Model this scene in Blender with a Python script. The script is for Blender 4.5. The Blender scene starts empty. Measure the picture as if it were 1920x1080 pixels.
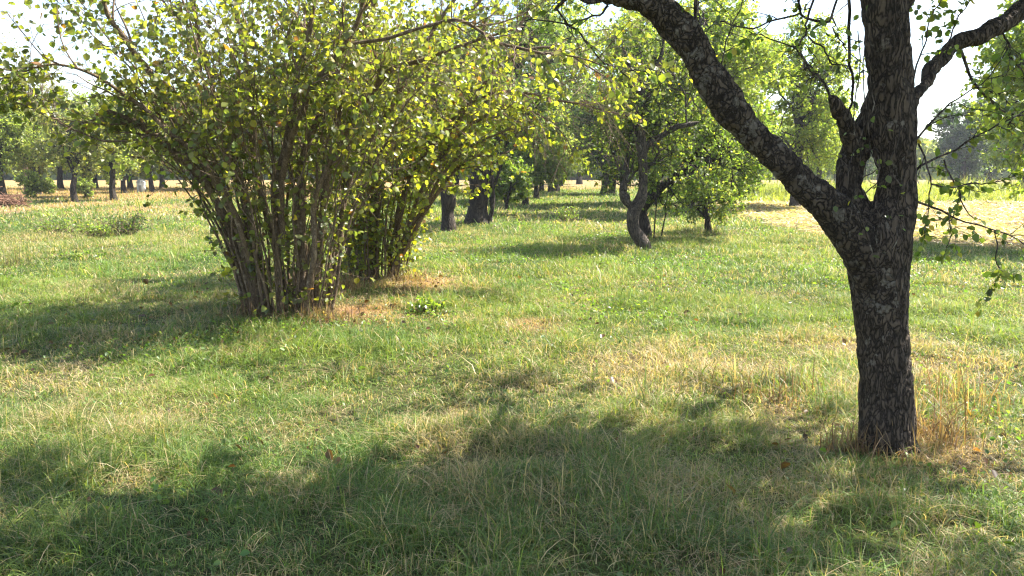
import bpy, math, random
import numpy as np
from mathutils import Vector
R = math.radians
rng = np.random.default_rng(7)
random.seed(7)
S = bpy.context.scene
COL = S.collection

# ------------------------------------------------------------------ camera
CAM_H, PITCH, FPX = 1.55, R(8.8), 1450.0
cd = bpy.data.cameras.new('camera'); cam = bpy.data.objects.new('camera', cd); COL.objects.link(cam)
cd.sensor_width = 36; cd.lens = FPX / 1920 * 36; cd.clip_start = 0.05; cd.clip_end = 3000
cam.location = (0, 0, CAM_H); cam.rotation_euler = (math.pi / 2 - PITCH, 0, 0)
S.camera = cam

# ------------------------------------------------------------------ sky and sun
SUN_EL, SUN_DIR2 = R(52), (0.93, 0.37)          # horizontal direction towards the sun
az = math.atan2(SUN_DIR2[0], SUN_DIR2[1])       # clockwise from +Y
W = bpy.data.worlds.new('World'); S.world = W; W.use_nodes = True
nt = W.node_tree; nt.nodes.clear()
sky = nt.nodes.new('ShaderNodeTexSky'); sky.sky_type = 'NISHITA'; sky.sun_disc = False
sky.sun_elevation = SUN_EL; sky.sun_rotation = az; sky.dust_density = 1.2; sky.air_density = 1.0
tc = nt.nodes.new('ShaderNodeTexCoord')
mp = nt.nodes.new('ShaderNodeMapping'); mp.inputs['Scale'].default_value = (1.6, 1.6, 5.0); mp.inputs['Location'].default_value = (0.3, 0.2, 0.1)
cn = nt.nodes.new('ShaderNodeTexNoise'); cn.inputs['Scale'].default_value = 1.7; cn.inputs['Detail'].default_value = 7; cn.inputs['Roughness'].default_value = .55
cr = nt.nodes.new('ShaderNodeValToRGB'); cr.color_ramp.elements[0].position = .50; cr.color_ramp.elements[1].position = .68
mx = nt.nodes.new('ShaderNodeMixRGB'); mx.inputs[2].default_value = (5.0, 5.3, 5.7, 1)
bg = nt.nodes.new('ShaderNodeBackground'); bg.inputs['Strength'].default_value = 0.09
ow = nt.nodes.new('ShaderNodeOutputWorld')
L = nt.links.new
L(tc.outputs['Generated'], mp.inputs['Vector']); L(mp.outputs[0], cn.inputs['Vector']); L(cn.outputs['Fac'], cr.inputs[0])
L(cr.outputs[0], mx.inputs[0]); L(sky.outputs[0], mx.inputs[1]); L(mx.outputs[0], bg.inputs['Color']); L(bg.outputs[0], ow.inputs['Surface'])
sd = bpy.data.lights.new('sun', 'SUN'); sd.energy = 5.0; sd.angle = R(0.53); sd.color = (1, .945, .84)
sun = bpy.data.objects.new('sun', sd); COL.objects.link(sun)
hv = Vector((SUN_DIR2[0], SUN_DIR2[1], 0)).normalized() * math.cos(SUN_EL); hv.z = math.sin(SUN_EL)
sun.rotation_euler = hv.to_track_quat('Z', 'Y').to_euler(); sun.location = hv * 50
S.view_settings.view_transform = 'Standard'; S.view_settings.look = 'None'
S.view_settings.exposure = 2.2; S.view_settings.gamma = 1
S.render.engine = 'CYCLES'
S.cycles.use_denoising = True; S.cycles.pixel_filter_type = 'BLACKMAN_HARRIS'; S.cycles.filter_width = 1.25
S.cycles.max_bounces = 6; S.cycles.diffuse_bounces = 4; S.cycles.glossy_bounces = 2; S.cycles.transmission_bounces = 4

# ------------------------------------------------------------------ pixel helpers
def ray(u, v):
    x = (u - 960) / FPX; z = (540 - v) / FPX
    return np.array([x, math.cos(PITCH) + z * math.sin(PITCH), -math.sin(PITCH) + z * math.cos(PITCH)])
def at(u, v, Y):
    d = ray(u, v); return np.array([0, 0, CAM_H]) + d * (Y / d[1])
def ground(u, v):
    d = ray(u, v); s = CAM_H / -d[2]; return d * s + np.array([0, 0, CAM_H])
def pline(pts, Y=None):
    """(u, v, width px[, depth]) -> points and radii"""
    P = []; Rr = []
    for p in pts:
        y = p[3] if len(p) > 3 else Y
        P.append(at(p[0], p[1], y)); Rr.append(p[2] * y / FPX / 2)
    return np.array(P), np.array(Rr)

# ------------------------------------------------------------------ noise
def h2(ix, iy, s):
    n = (ix.astype(np.int64) * 374761393 + iy.astype(np.int64) * 668265263 + s * 974711) & 0x7fffffff
    n = ((n ^ (n >> 13)) * 1274126177) & 0x7fffffff
    return ((n ^ (n >> 16)) & 0xffff) / 65535.0
def vn(x, y, s=0):
    x = np.asarray(x, float); y = np.asarray(y, float)
    ix = np.floor(x); iy = np.floor(y); fx = x - ix; fy = y - iy
    fx = fx * fx * (3 - 2 * fx); fy = fy * fy * (3 - 2 * fy)
    a = h2(ix, iy, s); b = h2(ix + 1, iy, s); c = h2(ix, iy + 1, s); d = h2(ix + 1, iy + 1, s)
    return (a * (1 - fx) + b * fx) * (1 - fy) + (c * (1 - fx) + d * fx) * fy
def fb(x, y, s=0, o=3):
    t = 0; a = .5; n = 0
    for i in range(o):
        t = t + a * vn(x * 2 ** i, y * 2 ** i, s + i * 17); n += a; a *= .5
    return t / n
def gz(x, y):
    return 0.10 * (fb(np.asarray(x) * .35, np.asarray(y) * .35, 3, 3) - .5)
def sm(a, b, x):
    t = np.clip((x - a) / (b - a), 0, 1); return t * t * (3 - 2 * t)

# ------------------------------------------------------------------ ground cover fields
PATCH = []   # u, v, half width px, near/far half depth in m, strength, orange
for u, v, ru, rd, s, o in [
    (690, 582, 95, .55, 1.0, 1.0), (800, 530, 75, .8, .9, .8), (1005, 610, 60, .35, .8, .8), (860, 600, 70, .3, .5, .5),
    (1330, 690, 230, .45, .8, .15), (1600, 650, 190, .5, .8, .2), (1250, 650, 160, .4, .55, .1), (1780, 690, 140, .5, .7, .35),
    (870, 775, 45, .18, .8, .2), (1450, 770, 70, .25, .8, .35), (300, 770, 110, .3, .5, .3), (1250, 730, 150, .3, .6, .2), (1760, 830, 120, .45, .8, .6),
    (560, 800, 90, .3, .45, .2), (980, 720, 160, .35, .55, .15), (640, 700, 120, .3, .35, .2), (1500, 560, 100, .6, .25, .1),
    (30, 690, 60, .2, .3, .4), (930, 960, 100, .2, .25, .4), (1350, 840, 120, .2, .35, .4), (1230, 955, 60, .15, .6, .3), (250, 900, 60, .15, .5, .3),
    (150, 385, 70, 4, .9, .9), (270, 392, 70, 3, .8, .8), (20, 395, 60, 3, .9, .9), (90, 350, 200, 14, .9, .7), (60, 450, 90, 1.6, .5, .1), (330, 400, 80, 3, .6, .3), (200, 425, 60, 1.2, .5, .2),
    (1080, 343, 35, 16, 1.0, .8), (1000, 400, 120, 3, .3, .1), (900, 470, 60, 1, .3, .2)]:
    g = ground(u, v); PATCH.append((g[0], g[1], ru * g[1] / FPX, rd, s, o))
def fields(x, y):
    """dryness, orange, hay, tall yellow grass"""
    w1 = (fb(x * 1.3, y * 1.3, 11) - .5) * 1.1; w2 = (fb(x * 1.3 + 9, y * 1.3, 21) - .5) * 1.1
    dry = .05 + .24 * sm(.44, .70, fb(x * .55, y * .40, 5, 4)) + .28 * sm(.52, .75, fb(x * 2.6, y * 2.2, 8, 3))
    org = dry * 0
    for px, py, rx, ry, s, o in PATCH:
        q = ((x - px) / (rx * 1.15) + w1) ** 2 + ((y - py) / (ry * 1.3) + w2) ** 2
        k = np.exp(-q * 1.1) * s
        dry = np.maximum(dry, k); org = np.maximum(org, k * o)
    bx = 6.6 + np.clip(18 - y, 0, 9) * .75 + np.clip(y - 18, 0, 40) * .10 + w1 * .9
    hay = sm(0, .7, x - bx) * sm(12.5, 14, y) * (1 - sm(33, 36, y + w2 * 3))
    tall = sm(0, 1.2, x - bx) * sm(33, 36, y + w2 * 3) * (1 - sm(58, 62, y))
    far = sm(0, 1.5, x - bx) * sm(58, 62, y)
    left = sm(35, 42, y + w1 * 5) * (1 - sm(-6, -3, x)) * .85
    alley = sm(50, 62, y) * .8
    dry = np.maximum(dry, np.maximum(left, alley)); org = np.maximum(org, np.maximum(left, alley * .8)); dry = dry * np.where(y > 40, .8, 1)
    return dry, org, hay, tall, far
GREEN = np.array([.080, .125, .035]); GREEN2 = np.array([.138, .196, .042]); DARKG = np.array([.056, .100, .022])
STRAW = np.array([.34, .27, .155]); ORANGE = np.array([.36, .215, .125]); HAY = np.array([.30, .245, .15]); YEL = np.array([.23, .26, .05])
def lerp(a, b, t): return a * (1 - t) + b * t

# ------------------------------------------------------------------ mesh helpers
def mesh(name, V, quads=None, tris=None, col=None, smooth=False):
    me = bpy.data.meshes.new(name)
    V = np.ascontiguousarray(V, dtype=np.float32); me.vertices.add(len(V)); me.vertices.foreach_set('co', V.ravel())
    nq = 0 if quads is None else len(quads); ntr = 0 if tris is None else len(tris)
    lv = []; ls = []
    if nq: lv.append(np.asarray(quads).ravel()); ls.append(np.arange(nq) * 4)
    if ntr: lv.append(np.asarray(tris).ravel()); ls.append(np.arange(ntr) * 3 + nq * 4)
    lv = np.concatenate(lv).astype(np.int32); ls = np.concatenate(ls).astype(np.int32)
    me.loops.add(len(lv)); me.loops.foreach_set('vertex_index', lv)
    me.polygons.add(nq + ntr); me.polygons.foreach_set('loop_start', ls)
    if smooth: me.polygons.foreach_set('use_smooth', np.ones(nq + ntr, dtype=bool))
    if col is not None:
        a = me.color_attributes.new('col', 'FLOAT_COLOR', 'POINT')
        c = np.ones((len(V), 4), np.float32); c[:, :3] = np.clip(col, 0, 1); a.data.foreach_set('color', c.ravel())
    me.update(); me.validate(verbose=False)
    return me
def obj(name, me, mat=None, parent=None):
    o = bpy.data.objects.new(name, me); COL.objects.link(o)
    if mat is not None: me.materials.clear(); me.materials.append(mat)
    if parent is not None: o.parent = parent
    return o
def thing(name, label, cat, loc=(0, 0, 0), group=None):
    o = bpy.data.objects.new(name, None); COL.objects.link(o); o.location = loc; o.empty_display_size = .2
    o['label'] = label; o['category'] = cat
    if group: o['group'] = group
    return o
def tag(o, label=None, cat=None, group=None, kind=None):
    if label: o['label'] = label
    if cat: o['category'] = cat
    if group: o['group'] = group
    if kind: o['kind'] = kind
    return o
def copy_tree(root, loc, rz=0, sc=1, label=None):
    r = root.copy(); COL.objects.link(r); r.location = loc; r.rotation_euler = (0, 0, rz); r.scale = (sc, sc, sc)
    if label: r['label'] = label
    for ch in list(root.children):
        c = ch.copy(); COL.objects.link(c); c.parent = r
        for g in ch.children:
            d = g.copy(); COL.objects.link(d); d.parent = c
    return r
def nrm(a):
    return a / np.maximum(np.linalg.norm(a, axis=-1, keepdims=True), 1e-9)
def tubes(P, Rd, sides=5, cap=False):
    """P (N,K,3), Rd (N,K) -> verts, quads"""
    N, K, _ = P.shape
    T = np.empty_like(P); T[:, 1:-1] = P[:, 2:] - P[:, :-2]; T[:, 0] = P[:, 1] - P[:, 0]; T[:, -1] = P[:, -1] - P[:, -2]
    T = nrm(T)
    ref = np.where(np.abs(nrm(P[:, -1] - P[:, 0])[:, 2:3]) > .8, np.array([[1., .13, 0]]), np.array([[0, .1, 1.]]))[:, None, :]
    A = nrm(np.cross(T, np.broadcast_to(ref, T.shape))); B = np.cross(T, A)
    th = np.arange(sides) / sides * 2 * np.pi
    ring = A[:, :, None, :] * np.cos(th)[None, None, :, None] + B[:, :, None, :] * np.sin(th)[None, None, :, None]
    V = P[:, :, None, :] + ring * Rd[:, :, None, None]
    V = V.reshape(-1, 3)
    k = np.arange(K - 1)[:, None]; s = np.arange(sides)[None, :]
    q = np.stack([k * sides + s, k * sides + (s + 1) % sides, (k + 1) * sides + (s + 1) % sides, (k + 1) * sides + s], -1).reshape(-1, 4)
    Q = (q[None] + (np.arange(N) * K * sides)[:, None, None]).reshape(-1, 4)
    return V, Q
def joinparts(parts):
    V = []; Q = []; n = 0
    for v, q in parts:
        V.append(v); Q.append(q + n); n += len(v)
    return np.concatenate(V), np.concatenate(Q)
def spline(P, Rd, K):
    """Catmull-Rom resample of one polyline to K points"""
    n = len(P); t = np.linspace(0, n - 1 - 1e-6, K); i = t.astype(int); f = (t - i)[:, None]
    g = lambda a, j: a[np.clip(j, 0, n - 1)]
    p0, p1, p2, p3 = g(P, i - 1), g(P, i), g(P, i + 1), g(P, i + 2)
    out = .5 * ((2 * p1) + (-p0 + p2) * f + (2 * p0 - 5 * p1 + 4 * p2 - p3) * f ** 2 + (-p0 + 3 * p1 - 3 * p2 + p3) * f ** 3)
    return out, np.interp(t, np.arange(n), Rd)
def wob(P, amp, seed=0, fr=2.0):
    n = len(P); r = np.random.default_rng(seed); t = np.linspace(0, 1, n)
    o = np.zeros_like(P)
    for k in range(3):
        for f in (fr, fr * 2.3):
            o[:, k] += np.sin(t * 6.28 * f + r.uniform(0, 6.28)) * amp / (f / fr) * r.uniform(.5, 1)
    return P + o * np.minimum(1, t * 4)[:, None]
def sample(P, Rd, idx, t):
    K = P.shape[1]; x = t * (K - 1); i = np.minimum(x.astype(int), K - 2); f = (x - i)[:, None]
    a = P[idx, i]; b = P[idx, i + 1]
    return a * (1 - f) + b * f, nrm(b - a), Rd[idx, i] * (1 - f[:, 0]) + Rd[idx, i + 1] * f[:, 0]
def spawn(P, Rd, n, t0, t1, L0, L1, ang, up=0.0, K=6, wig=.25, rr=.6, rmax=1, tip=.0015, out=None, outw=0.0, taper_len=.4):
    N = P.shape[0]
    idx = np.repeat(np.arange(N), n); M = len(idx)
    t = rng.uniform(t0, t1, M)
    p, T, r = sample(P, Rd, idx, t)
    perp = rng.normal(size=(M, 3)); perp = nrm(perp - (perp * T).sum(1, keepdims=True) * T)
    a = np.radians(rng.normal(ang, 12, M))[:, None]
    d = nrm(np.cos(a) * T + np.sin(a) * perp)
    if out is not None: d = nrm(d + nrm(p - out) * outw)
    Ln = rng.uniform(L0, L1, M) * (1 - taper_len * t)
    pts = [p]; cur = p
    for k in range(K - 1):
        d = nrm(d + rng.normal(size=(M, 3)) * wig + np.array([0, 0, up]))
        cur = cur + d * (Ln / (K - 1))[:, None]; pts.append(cur)
    Q = np.stack(pts, 1)
    r0 = np.minimum(r * rr, rmax)[:, None]
    s = np.linspace(0, 1, K)[None]
    return Q, r0 * (1 - s) + np.minimum(tip, r0) * s
def leaves(P, Rd, m, size, col, t0=.15, t1=1., width=.42, droop=.35, upn=.6, simple=False, jit=.0, sv=.25, fold=.25):
    """m leaves per twig; col(n) -> colours"""
    N = P.shape[0]; idx = np.repeat(np.arange(N), m); M = len(idx); t = rng.uniform(t0, t1, M)
    p, T, r = sample(P, Rd, idx, t)
    if jit: p = p + rng.normal(size=(M, 3)) * jit
    d = rng.normal(size=(M, 3)); d = nrm(d - .7 * (d * T).sum(1, keepdims=True) * T)
    d = nrm(d + T * .45 + np.array([0, 0, -droop]))
    n = rng.normal(size=(M, 3)) + np.array([0, 0, upn * 1.6]); n = nrm(n - (n * d).sum(1, keepdims=True) * d)
    s = np.cross(d, n); L_ = (size * np.exp(np.clip(rng.normal(0, sv, M), -.6, .33)))[:, None]
    w = L_ * width; C = col(M)
    b = p + d * L_ * .12
    if simple:
        V = np.stack([b, b + d * L_ * .5 + s * w, b + d * L_, b + d * L_ * .5 - s * w], 1)
        Q = np.arange(M)[:, None] * 4 + np.array([[0, 1, 2, 3]])
        return V.reshape(-1, 3), Q, np.repeat(C, 4, 0)
    h = n * w * fold; curl = n * L_ * rng.uniform(-.02, .22, (M, 1))
    V = np.stack([b, b + d * L_ * .33 + s * w + h, b + d * L_ * .72 + s * w * .82 + h - curl * .5, b + d * L_ - curl,
                  b + d * L_ * .72 - s * w * .82 + h - curl * .5, b + d * L_ * .33 - s * w + h], 1)
    base = np.arange(M)[:, None] * 6
    Q = np.concatenate([base + np.array([[0, 1, 2, 3]]), base + np.array([[0, 3, 4, 5]])])
    return V.reshape(-1, 3), Q, np.repeat(C, 6, 0)
def palette(cols, w, var=.22):
    cols = np.array(cols); w = np.array(w) / sum(w)
    def f(n):
        i = rng.choice(len(cols), n, p=w); return cols[i] * np.exp(rng.normal(0, var, (n, 1))) * np.exp(rng.normal(0, .06, (n, 3)))
    return f

# ------------------------------------------------------------------ materials
def newmat(name):
    m = bpy.data.materials.new(name); m.use_nodes = True; n = m.node_tree; n.nodes.clear()
    o = n.nodes.new('ShaderNodeOutputMaterial'); return m, n, o
def leafmat(name, trans=(1.9, 2.1, .7), mixf=.45, rough=.42, spec=.5):
    m, n, o = newmat(name)
    at_ = n.nodes.new('ShaderNodeVertexColor'); at_.layer_name = 'col'
    p = n.nodes.new('ShaderNodeBsdfPrincipled'); p.inputs['Roughness'].default_value = rough; p.inputs['Specular IOR Level'].default_value = spec
    tm = n.nodes.new('ShaderNodeMixRGB'); tm.blend_type = 'MULTIPLY'; tm.inputs[0].default_value = 1; tm.inputs[2].default_value = (*trans, 1)
    t = n.nodes.new('ShaderNodeBsdfTranslucent'); ms = n.nodes.new('ShaderNodeMixShader'); ms.inputs[0].default_value = mixf
    l = n.links.new
    l(at_.outputs[0], p.inputs['Base Color']); l(at_.outputs[0], tm.inputs[1]); l(tm.outputs[0], t.inputs['Color'])
    l(p.outputs[0], ms.inputs[1]); l(t.outputs[0], ms.inputs[2]); l(ms.outputs[0], o.inputs['Surface'])
    return m
M_LEAF = leafmat('leaf', (2.3, 2.4, .7), .5, .40, .55)
M_LEAF_FAR = leafmat('leaf_far', (2.2, 2.2, .8), .5, .5, .4)
M_GRASS = leafmat('grass_blade', (1.75, 1.7, .7), .40, .48, .32)
def barkmat(name, c0, c1, c2, pale=.5, scale=1.0, zs=.35, bump=1.0):
    m, n, o = newmat(name); l = n.links.new
    tc = n.nodes.new('ShaderNodeTexCoord'); mp = n.nodes.new('ShaderNodeMapping'); mp.inputs['Scale'].default_value = (1, 1, zs)
    l(tc.outputs['Object'], mp.inputs['Vector'])
    wn = n.nodes.new('ShaderNodeTexNoise'); wn.inputs['Scale'].default_value = 14 * scale; wn.inputs['Detail'].default_value = 5
    l(mp.outputs[0], wn.inputs['Vector'])
    ad = n.nodes.new('ShaderNodeMixRGB'); ad.blend_type = 'LINEAR_LIGHT'; ad.inputs[0].default_value = .08
    l(mp.outputs[0], ad.inputs[1]); l(wn.outputs['Color'], ad.inputs[2])
    vo = n.nodes.new('ShaderNodeTexVoronoi'); vo.feature = 'DISTANCE_TO_EDGE'; vo.inputs['Scale'].default_value = 34 * scale; l(ad.outputs[0], vo.inputs['Vector'])
    vc = n.nodes.new('ShaderNodeTexVoronoi'); vc.inputs['Scale'].default_value = 34 * scale; l(ad.outputs[0], vc.inputs['Vector'])
    r1 = n.nodes.new('ShaderNodeValToRGB'); r1.color_ramp.elements[0].position = .0; r1.color_ramp.elements[1].position = .22
    r1.color_ramp.elements[0].color = (*c0, 1); r1.color_ramp.elements[1].color = (*c1, 1); l(vo.outputs['Distance'], r1.inputs[0])
    sep = n.nodes.new('ShaderNodeSeparateColor'); l(vc.outputs['Color'], sep.inputs[0])
    pn = n.nodes.new('ShaderNodeTexNoise'); pn.inputs['Scale'].default_value = 11 * scale; pn.inputs['Detail'].default_value = 6; pn.inputs['Roughness'].default_value = .65; l(tc.outputs['Object'], pn.inputs['Vector'])
    mlt = n.nodes.new('ShaderNodeMath'); mlt.operation = 'MULTIPLY_ADD'; l(sep.outputs[0], mlt.inputs[0]); mlt.inputs[1].default_value = .22; l(pn.outputs['Fac'], mlt.inputs[2])
    r2 = n.nodes.new('ShaderNodeValToRGB'); r2.color_ramp.elements[0].position = .98 - pale * .42; r2.color_ramp.elements[1].position = 1.04 - pale * .42
    l(mlt.outputs[0], r2.inputs[0])
    m2 = n.nodes.new('ShaderNodeMixRGB'); l(r2.outputs[0], m2.inputs[0]); l(r1.outputs[0], m2.inputs[1]); m2.inputs[2].default_value = (*c2, 1)
    hs = n.nodes.new('ShaderNodeMixRGB'); hs.blend_type = 'MULTIPLY'; hs.inputs[0].default_value = .7; l(m2.outputs[0], hs.inputs[1])
    r3 = n.nodes.new('ShaderNodeValToRGB'); r3.color_ramp.elements[0].position = .3; r3.color_ramp.elements[0].color = (.45, .42, .4, 1); r3.color_ramp.elements[1].position = .7; r3.color_ramp.elements[1].color = (1.2, 1.15, 1.1, 1)
    l(wn.outputs['Fac'], r3.inputs[0]); l(r3.outputs[0], hs.inputs[2])
    p = n.nodes.new('ShaderNodeBsdfPrincipled'); p.inputs['Roughness'].default_value = .85; p.inputs['Specular IOR Level'].default_value = .2; l(hs.outputs[0], p.inputs['Base Color'])
    sm1 = n.nodes.new('ShaderNodeMath'); sm1.operation = 'MINIMUM'; sm1.inputs[1].default_value = .18; l(vo.outputs['Distance'], sm1.inputs[0])
    sm2 = n.nodes.new('ShaderNodeMath'); sm2.operation = 'MULTIPLY_ADD'; l(wn.outputs['Fac'], sm2.inputs[0]); sm2.inputs[1].default_value = .25; l(sm1.outputs[0], sm2.inputs[2])
    b = n.nodes.new('ShaderNodeBump'); b.inputs['Strength'].default_value = 1; b.inputs['Distance'].default_value = .05 * bump / scale; l(sm2.outputs[0], b.inputs['Height']); l(b.outputs[0], p.inputs['Normal'])
    l(p.outputs[0], o.inputs['Surface']); return m
M_BARK = barkmat('apple_bark', (.018, .014, .011), (.090, .068, .050), (.15, .13, .105), .50, 1.0, .34)
M_BARK_LIMB = barkmat('limb_bark', (.018, .014, .011), (.085, .065, .048), (.15, .132, .108), .70, .85, .8)
M_STEM = barkmat('stem_bark', (.085, .06, .038), (.225, .165, .108), (.33, .265, .19), .6, 1.6, .25, .5)
M_TWIG = barkmat('twig_bark', (.12, .085, .06), (.24, .175, .125), (.34, .27, .2), .5, 2, .4, .3)
M_BARK_MID = barkmat('mid_bark', (.03, .024, .02), (.105, .085, .068), (.21, .19, .15), .5, .8, .3)
M_BARK_DARK = barkmat('dark_bark', (.018, .014, .012), (.060, .048, .038), (.12, .10, .08), .4, .6, .25)

# ground sheet
def groundmat():
    m, n, o = newmat('soil_and_thatch'); l = n.links.new
    a = n.nodes.new('ShaderNodeVertexColor'); a.layer_name = 'col'
    tc = n.nodes.new('ShaderNodeTexCoord')
    n1 = n.nodes.new('ShaderNodeTexNoise'); n1.inputs['Scale'].default_value = 35; n1.inputs['Detail'].default_value = 8; n1.inputs['Roughness'].default_value = .7; l(tc.outputs['Object'], n1.inputs['Vector'])
    n2 = n.nodes.new('ShaderNodeTexNoise'); n2.inputs['Scale'].default_value = 4; n2.inputs['Detail'].default_value = 8; l(tc.outputs['Object'], n2.inputs['Vector'])
    r = n.nodes.new('ShaderNodeValToRGB'); r.color_ramp.elements[0].position = .33; r.color_ramp.elements[0].color = (.4, .4, .4, 1); r.color_ramp.elements[1].position = .68; r.color_ramp.elements[1].color = (1.35, 1.3, 1.25, 1); l(n1.outputs['Fac'], r.inputs[0])
    r2 = n.nodes.new('ShaderNodeValToRGB'); r2.color_ramp.elements[0].position = .35; r2.color_ramp.elements[0].color = (.72, .75, .7, 1); r2.color_ramp.elements[1].position = .65; r2.color_ramp.elements[1].color = (1.15, 1.1, 1.05, 1); l(n2.outputs['Fac'], r2.inputs[0])
    m1 = n.nodes.new('ShaderNodeMixRGB'); m1.blend_type = 'MULTIPLY'; m1.inputs[0].default_value = 1; l(a.outputs[0], m1.inputs[1]); l(r.outputs[0], m1.inputs[2])
    m2 = n.nodes.new('ShaderNodeMixRGB'); m2.blend_type = 'MULTIPLY'; m2.inputs[0].default_value = 1; l(m1.outputs[0], m2.inputs[1]); l(r2.outputs[0], m2.inputs[2])
    p = n.nodes.new('ShaderNodeBsdfPrincipled'); p.inputs['Roughness'].default_value = .95; p.inputs['Specular IOR Level'].default_value = .1; l(m2.outputs[0], p.inputs['Base Color'])
    b = n.nodes.new('ShaderNodeBump'); b.inputs['Distance'].default_value = .05; l(n1.outputs['Fac'], b.inputs['Height']); l(b.outputs[0], p.inputs['Normal'])
    l(p.outputs[0], o.inputs['Surface']); return m
def surf_col(x, y, rnd=None):
    dry, org, hay, tall, far = fields(x, y)
    c = lerp(GREEN[None], GREEN2[None], sm(.35, .65, fb(x * .8, y * .5, 31))[:, None])
    c = lerp(c, lerp(STRAW[None], ORANGE[None], org[:, None]), dry[:, None])
    c = lerp(c, HAY[None] , hay[:, None]); c = lerp(c, YEL[None], tall[:, None]); c = lerp(c, np.array([[.26, .19, .12]]), far[:, None])
    return c
def build_ground():
    # rows get longer with distance so the one sheet reaches the horizon
    ys = np.concatenate([np.arange(-30, 0, 2.), np.arange(0, 14, .12), 14 * 1.02 ** np.arange(0, 270)])
    ys = ys[ys < 2600]
    xs0 = np.concatenate([-(1.05 ** np.arange(95, 0, -1) - 1) * 4 - 7, np.linspace(-7, 11, 150), (1.05 ** np.arange(1, 96) - 1) * 4 + 11])
    X, Y = np.meshgrid(xs0, ys); x = X.ravel() * np.maximum(1, np.abs(Y.ravel()) / 60); y = Y.ravel()
    z = gz(x, y) * (1 - sm(40, 120, y))
    nx, ny = len(xs0), len(ys)
    i = np.arange(ny - 1)[:, None] * nx + np.arange(nx - 1)[None]; i = i.ravel()
    Q = np.stack([i, i + 1, i + nx + 1, i + nx], 1)
    c = surf_col(x, y); dry = fields(x, y)[0][:, None]
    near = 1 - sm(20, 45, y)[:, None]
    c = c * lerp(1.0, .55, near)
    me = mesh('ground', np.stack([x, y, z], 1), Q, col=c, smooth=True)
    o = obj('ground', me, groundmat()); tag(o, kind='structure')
build_ground()

# ------------------------------------------------------------------ grass
def blades(x, y, h, w, bend, col, segs=3):
    M = len(x); z = gz(x, y) * (1 - sm(40, 120, y)) - .004
    th = rng.uniform(0, 6.283, M); bd = np.stack([np.cos(th), np.sin(th), np.zeros(M)], 1)
    fa = th + rng.normal(1.57, .9, M); sd_ = np.stack([np.cos(fa), np.sin(fa), np.zeros(M)], 1)
    base = np.stack([x, y, z], 1); V = []; n = segs
    for k in range(n + 1):
        t = k / n
        c = base + bd * (h * bend * t ** 1.8)[:, None] + np.array([0, 0, 1.]) * (h * (t - .42 * np.minimum(bend, 1.6) * t ** 2.4))[:, None]
        if k < n:
            ww = (w * (1 - .75 * t ** 1.6) * .5)[:, None]; V += [c - sd_ * ww, c + sd_ * ww]
        else: V.append(c)
    V = np.stack(V, 1); nv = V.shape[1]; b = np.arange(M)[:, None] * nv
    Q = np.concatenate([b + np.array([[2 * k, 2 * k + 1, 2 * k + 3, 2 * k + 2]]) for k in range(n - 1)])
    T = b + np.array([[2 * n - 2, 2 * n - 1, 2 * n]])
    return V.reshape(-1, 3), Q, T, np.repeat(col, nv, 0)
def grass_band(y0, y1, dens, hgt, wid, segs, hmul=1.0):
    e0, e1 = y0 * .85, y1 * 1.2; A = .72 * (e1 ** 2 - e0 ** 2) + 2.6 * (e1 - e0); n = int(A * dens)
    y = np.sqrt(rng.uniform(e0 ** 2, e1 ** 2, int(n * 1.25))); x = rng.uniform(-1, 1, len(y)) * (.72 * y + 1.3)
    # clumps
    ck = fb(x * 3.5, y * 3.5, 41, 2); keep = rng.uniform(0, 1, len(y)) < .45 + .9 * sm(.3, .6, ck)
    ys_ = y * (1 + .16 * (fb(x * 2.2, y * 2.2, 66, 2) - .5) * 2 + rng.normal(0, .04, len(y))); keep &= (ys_ > y0) & (ys_ < y1)
    x = x[keep]; y = y[keep]; M = len(x)
    dry, org, hay, tall, far = fields(x, y)
    isd = rng.uniform(0, 1, M) < .05 + 1.0 * np.clip(dry, 0, 1)
    lush = sm(.4, .65, fb(x * .8, y * .5, 31))
    g = lerp(DARKG[None], GREEN2[None] * 1.05, (lush * .55 + rng.uniform(0, .55, M))[:, None].clip(0, 1))
    yel = rng.uniform(0, 1, M) < .20; g = np.where(yel[:, None], np.array([[.20, .24, .05]]), g)
    cool = sm(.5, .7, fb(x * .9 + 4, y * .7, 77))[:, None] * .5; g = lerp(g, np.array([[.075, .145, .042]]), cool * (1 - dry[:, None]))
    c = np.where(isd[:, None], lerp(STRAW[None], ORANGE[None], np.clip(org * rng.uniform(.4, 1.2, M), 0, 1)[:, None]), g)
    c = np.where((rng.uniform(0, 1, M) < hay)[:, None], HAY[None], c); c = np.where((rng.uniform(0, 1, M) < tall)[:, None], YEL[None], c)
    c = c * np.exp(rng.normal(0, .22, (M, 1)))
    h = hgt * np.exp(rng.normal(0, .35, M)) * (.5 + 1.25 * sm(.3, .75, fb(x * 2.3, y * 2.3, 51, 3))) * (1 - .5 * sm(.5, 1, dry)) * (1 - .55 * hay) * (1 + 3.2 * tall)
    stalk = rng.uniform(0, 1, M) < .006
    h = np.where(stalk, h * 2.2, h); bend = np.abs(rng.normal(.95, .55, M)) * np.where(stalk, .35, 1)
    bend = np.where(rng.uniform(0, 1, M) < .2 + .4 * hay, rng.uniform(1.2, 2.2, M), bend)
    w = wid * np.exp(rng.normal(0, .3, M)) * np.where(stalk, .6, 1)
    return blades(x, y, h, w, bend, c, segs)
def merge4(L_):
    V = []; Q = []; T = []; C = []; n = 0
    for v, q, t, c in L_:
        V.append(v); Q.append(q + n); T.append(t + n); C.append(c); n += len(v)
    return np.concatenate(V), np.concatenate(Q), np.concatenate(T), np.concatenate(C)
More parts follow.
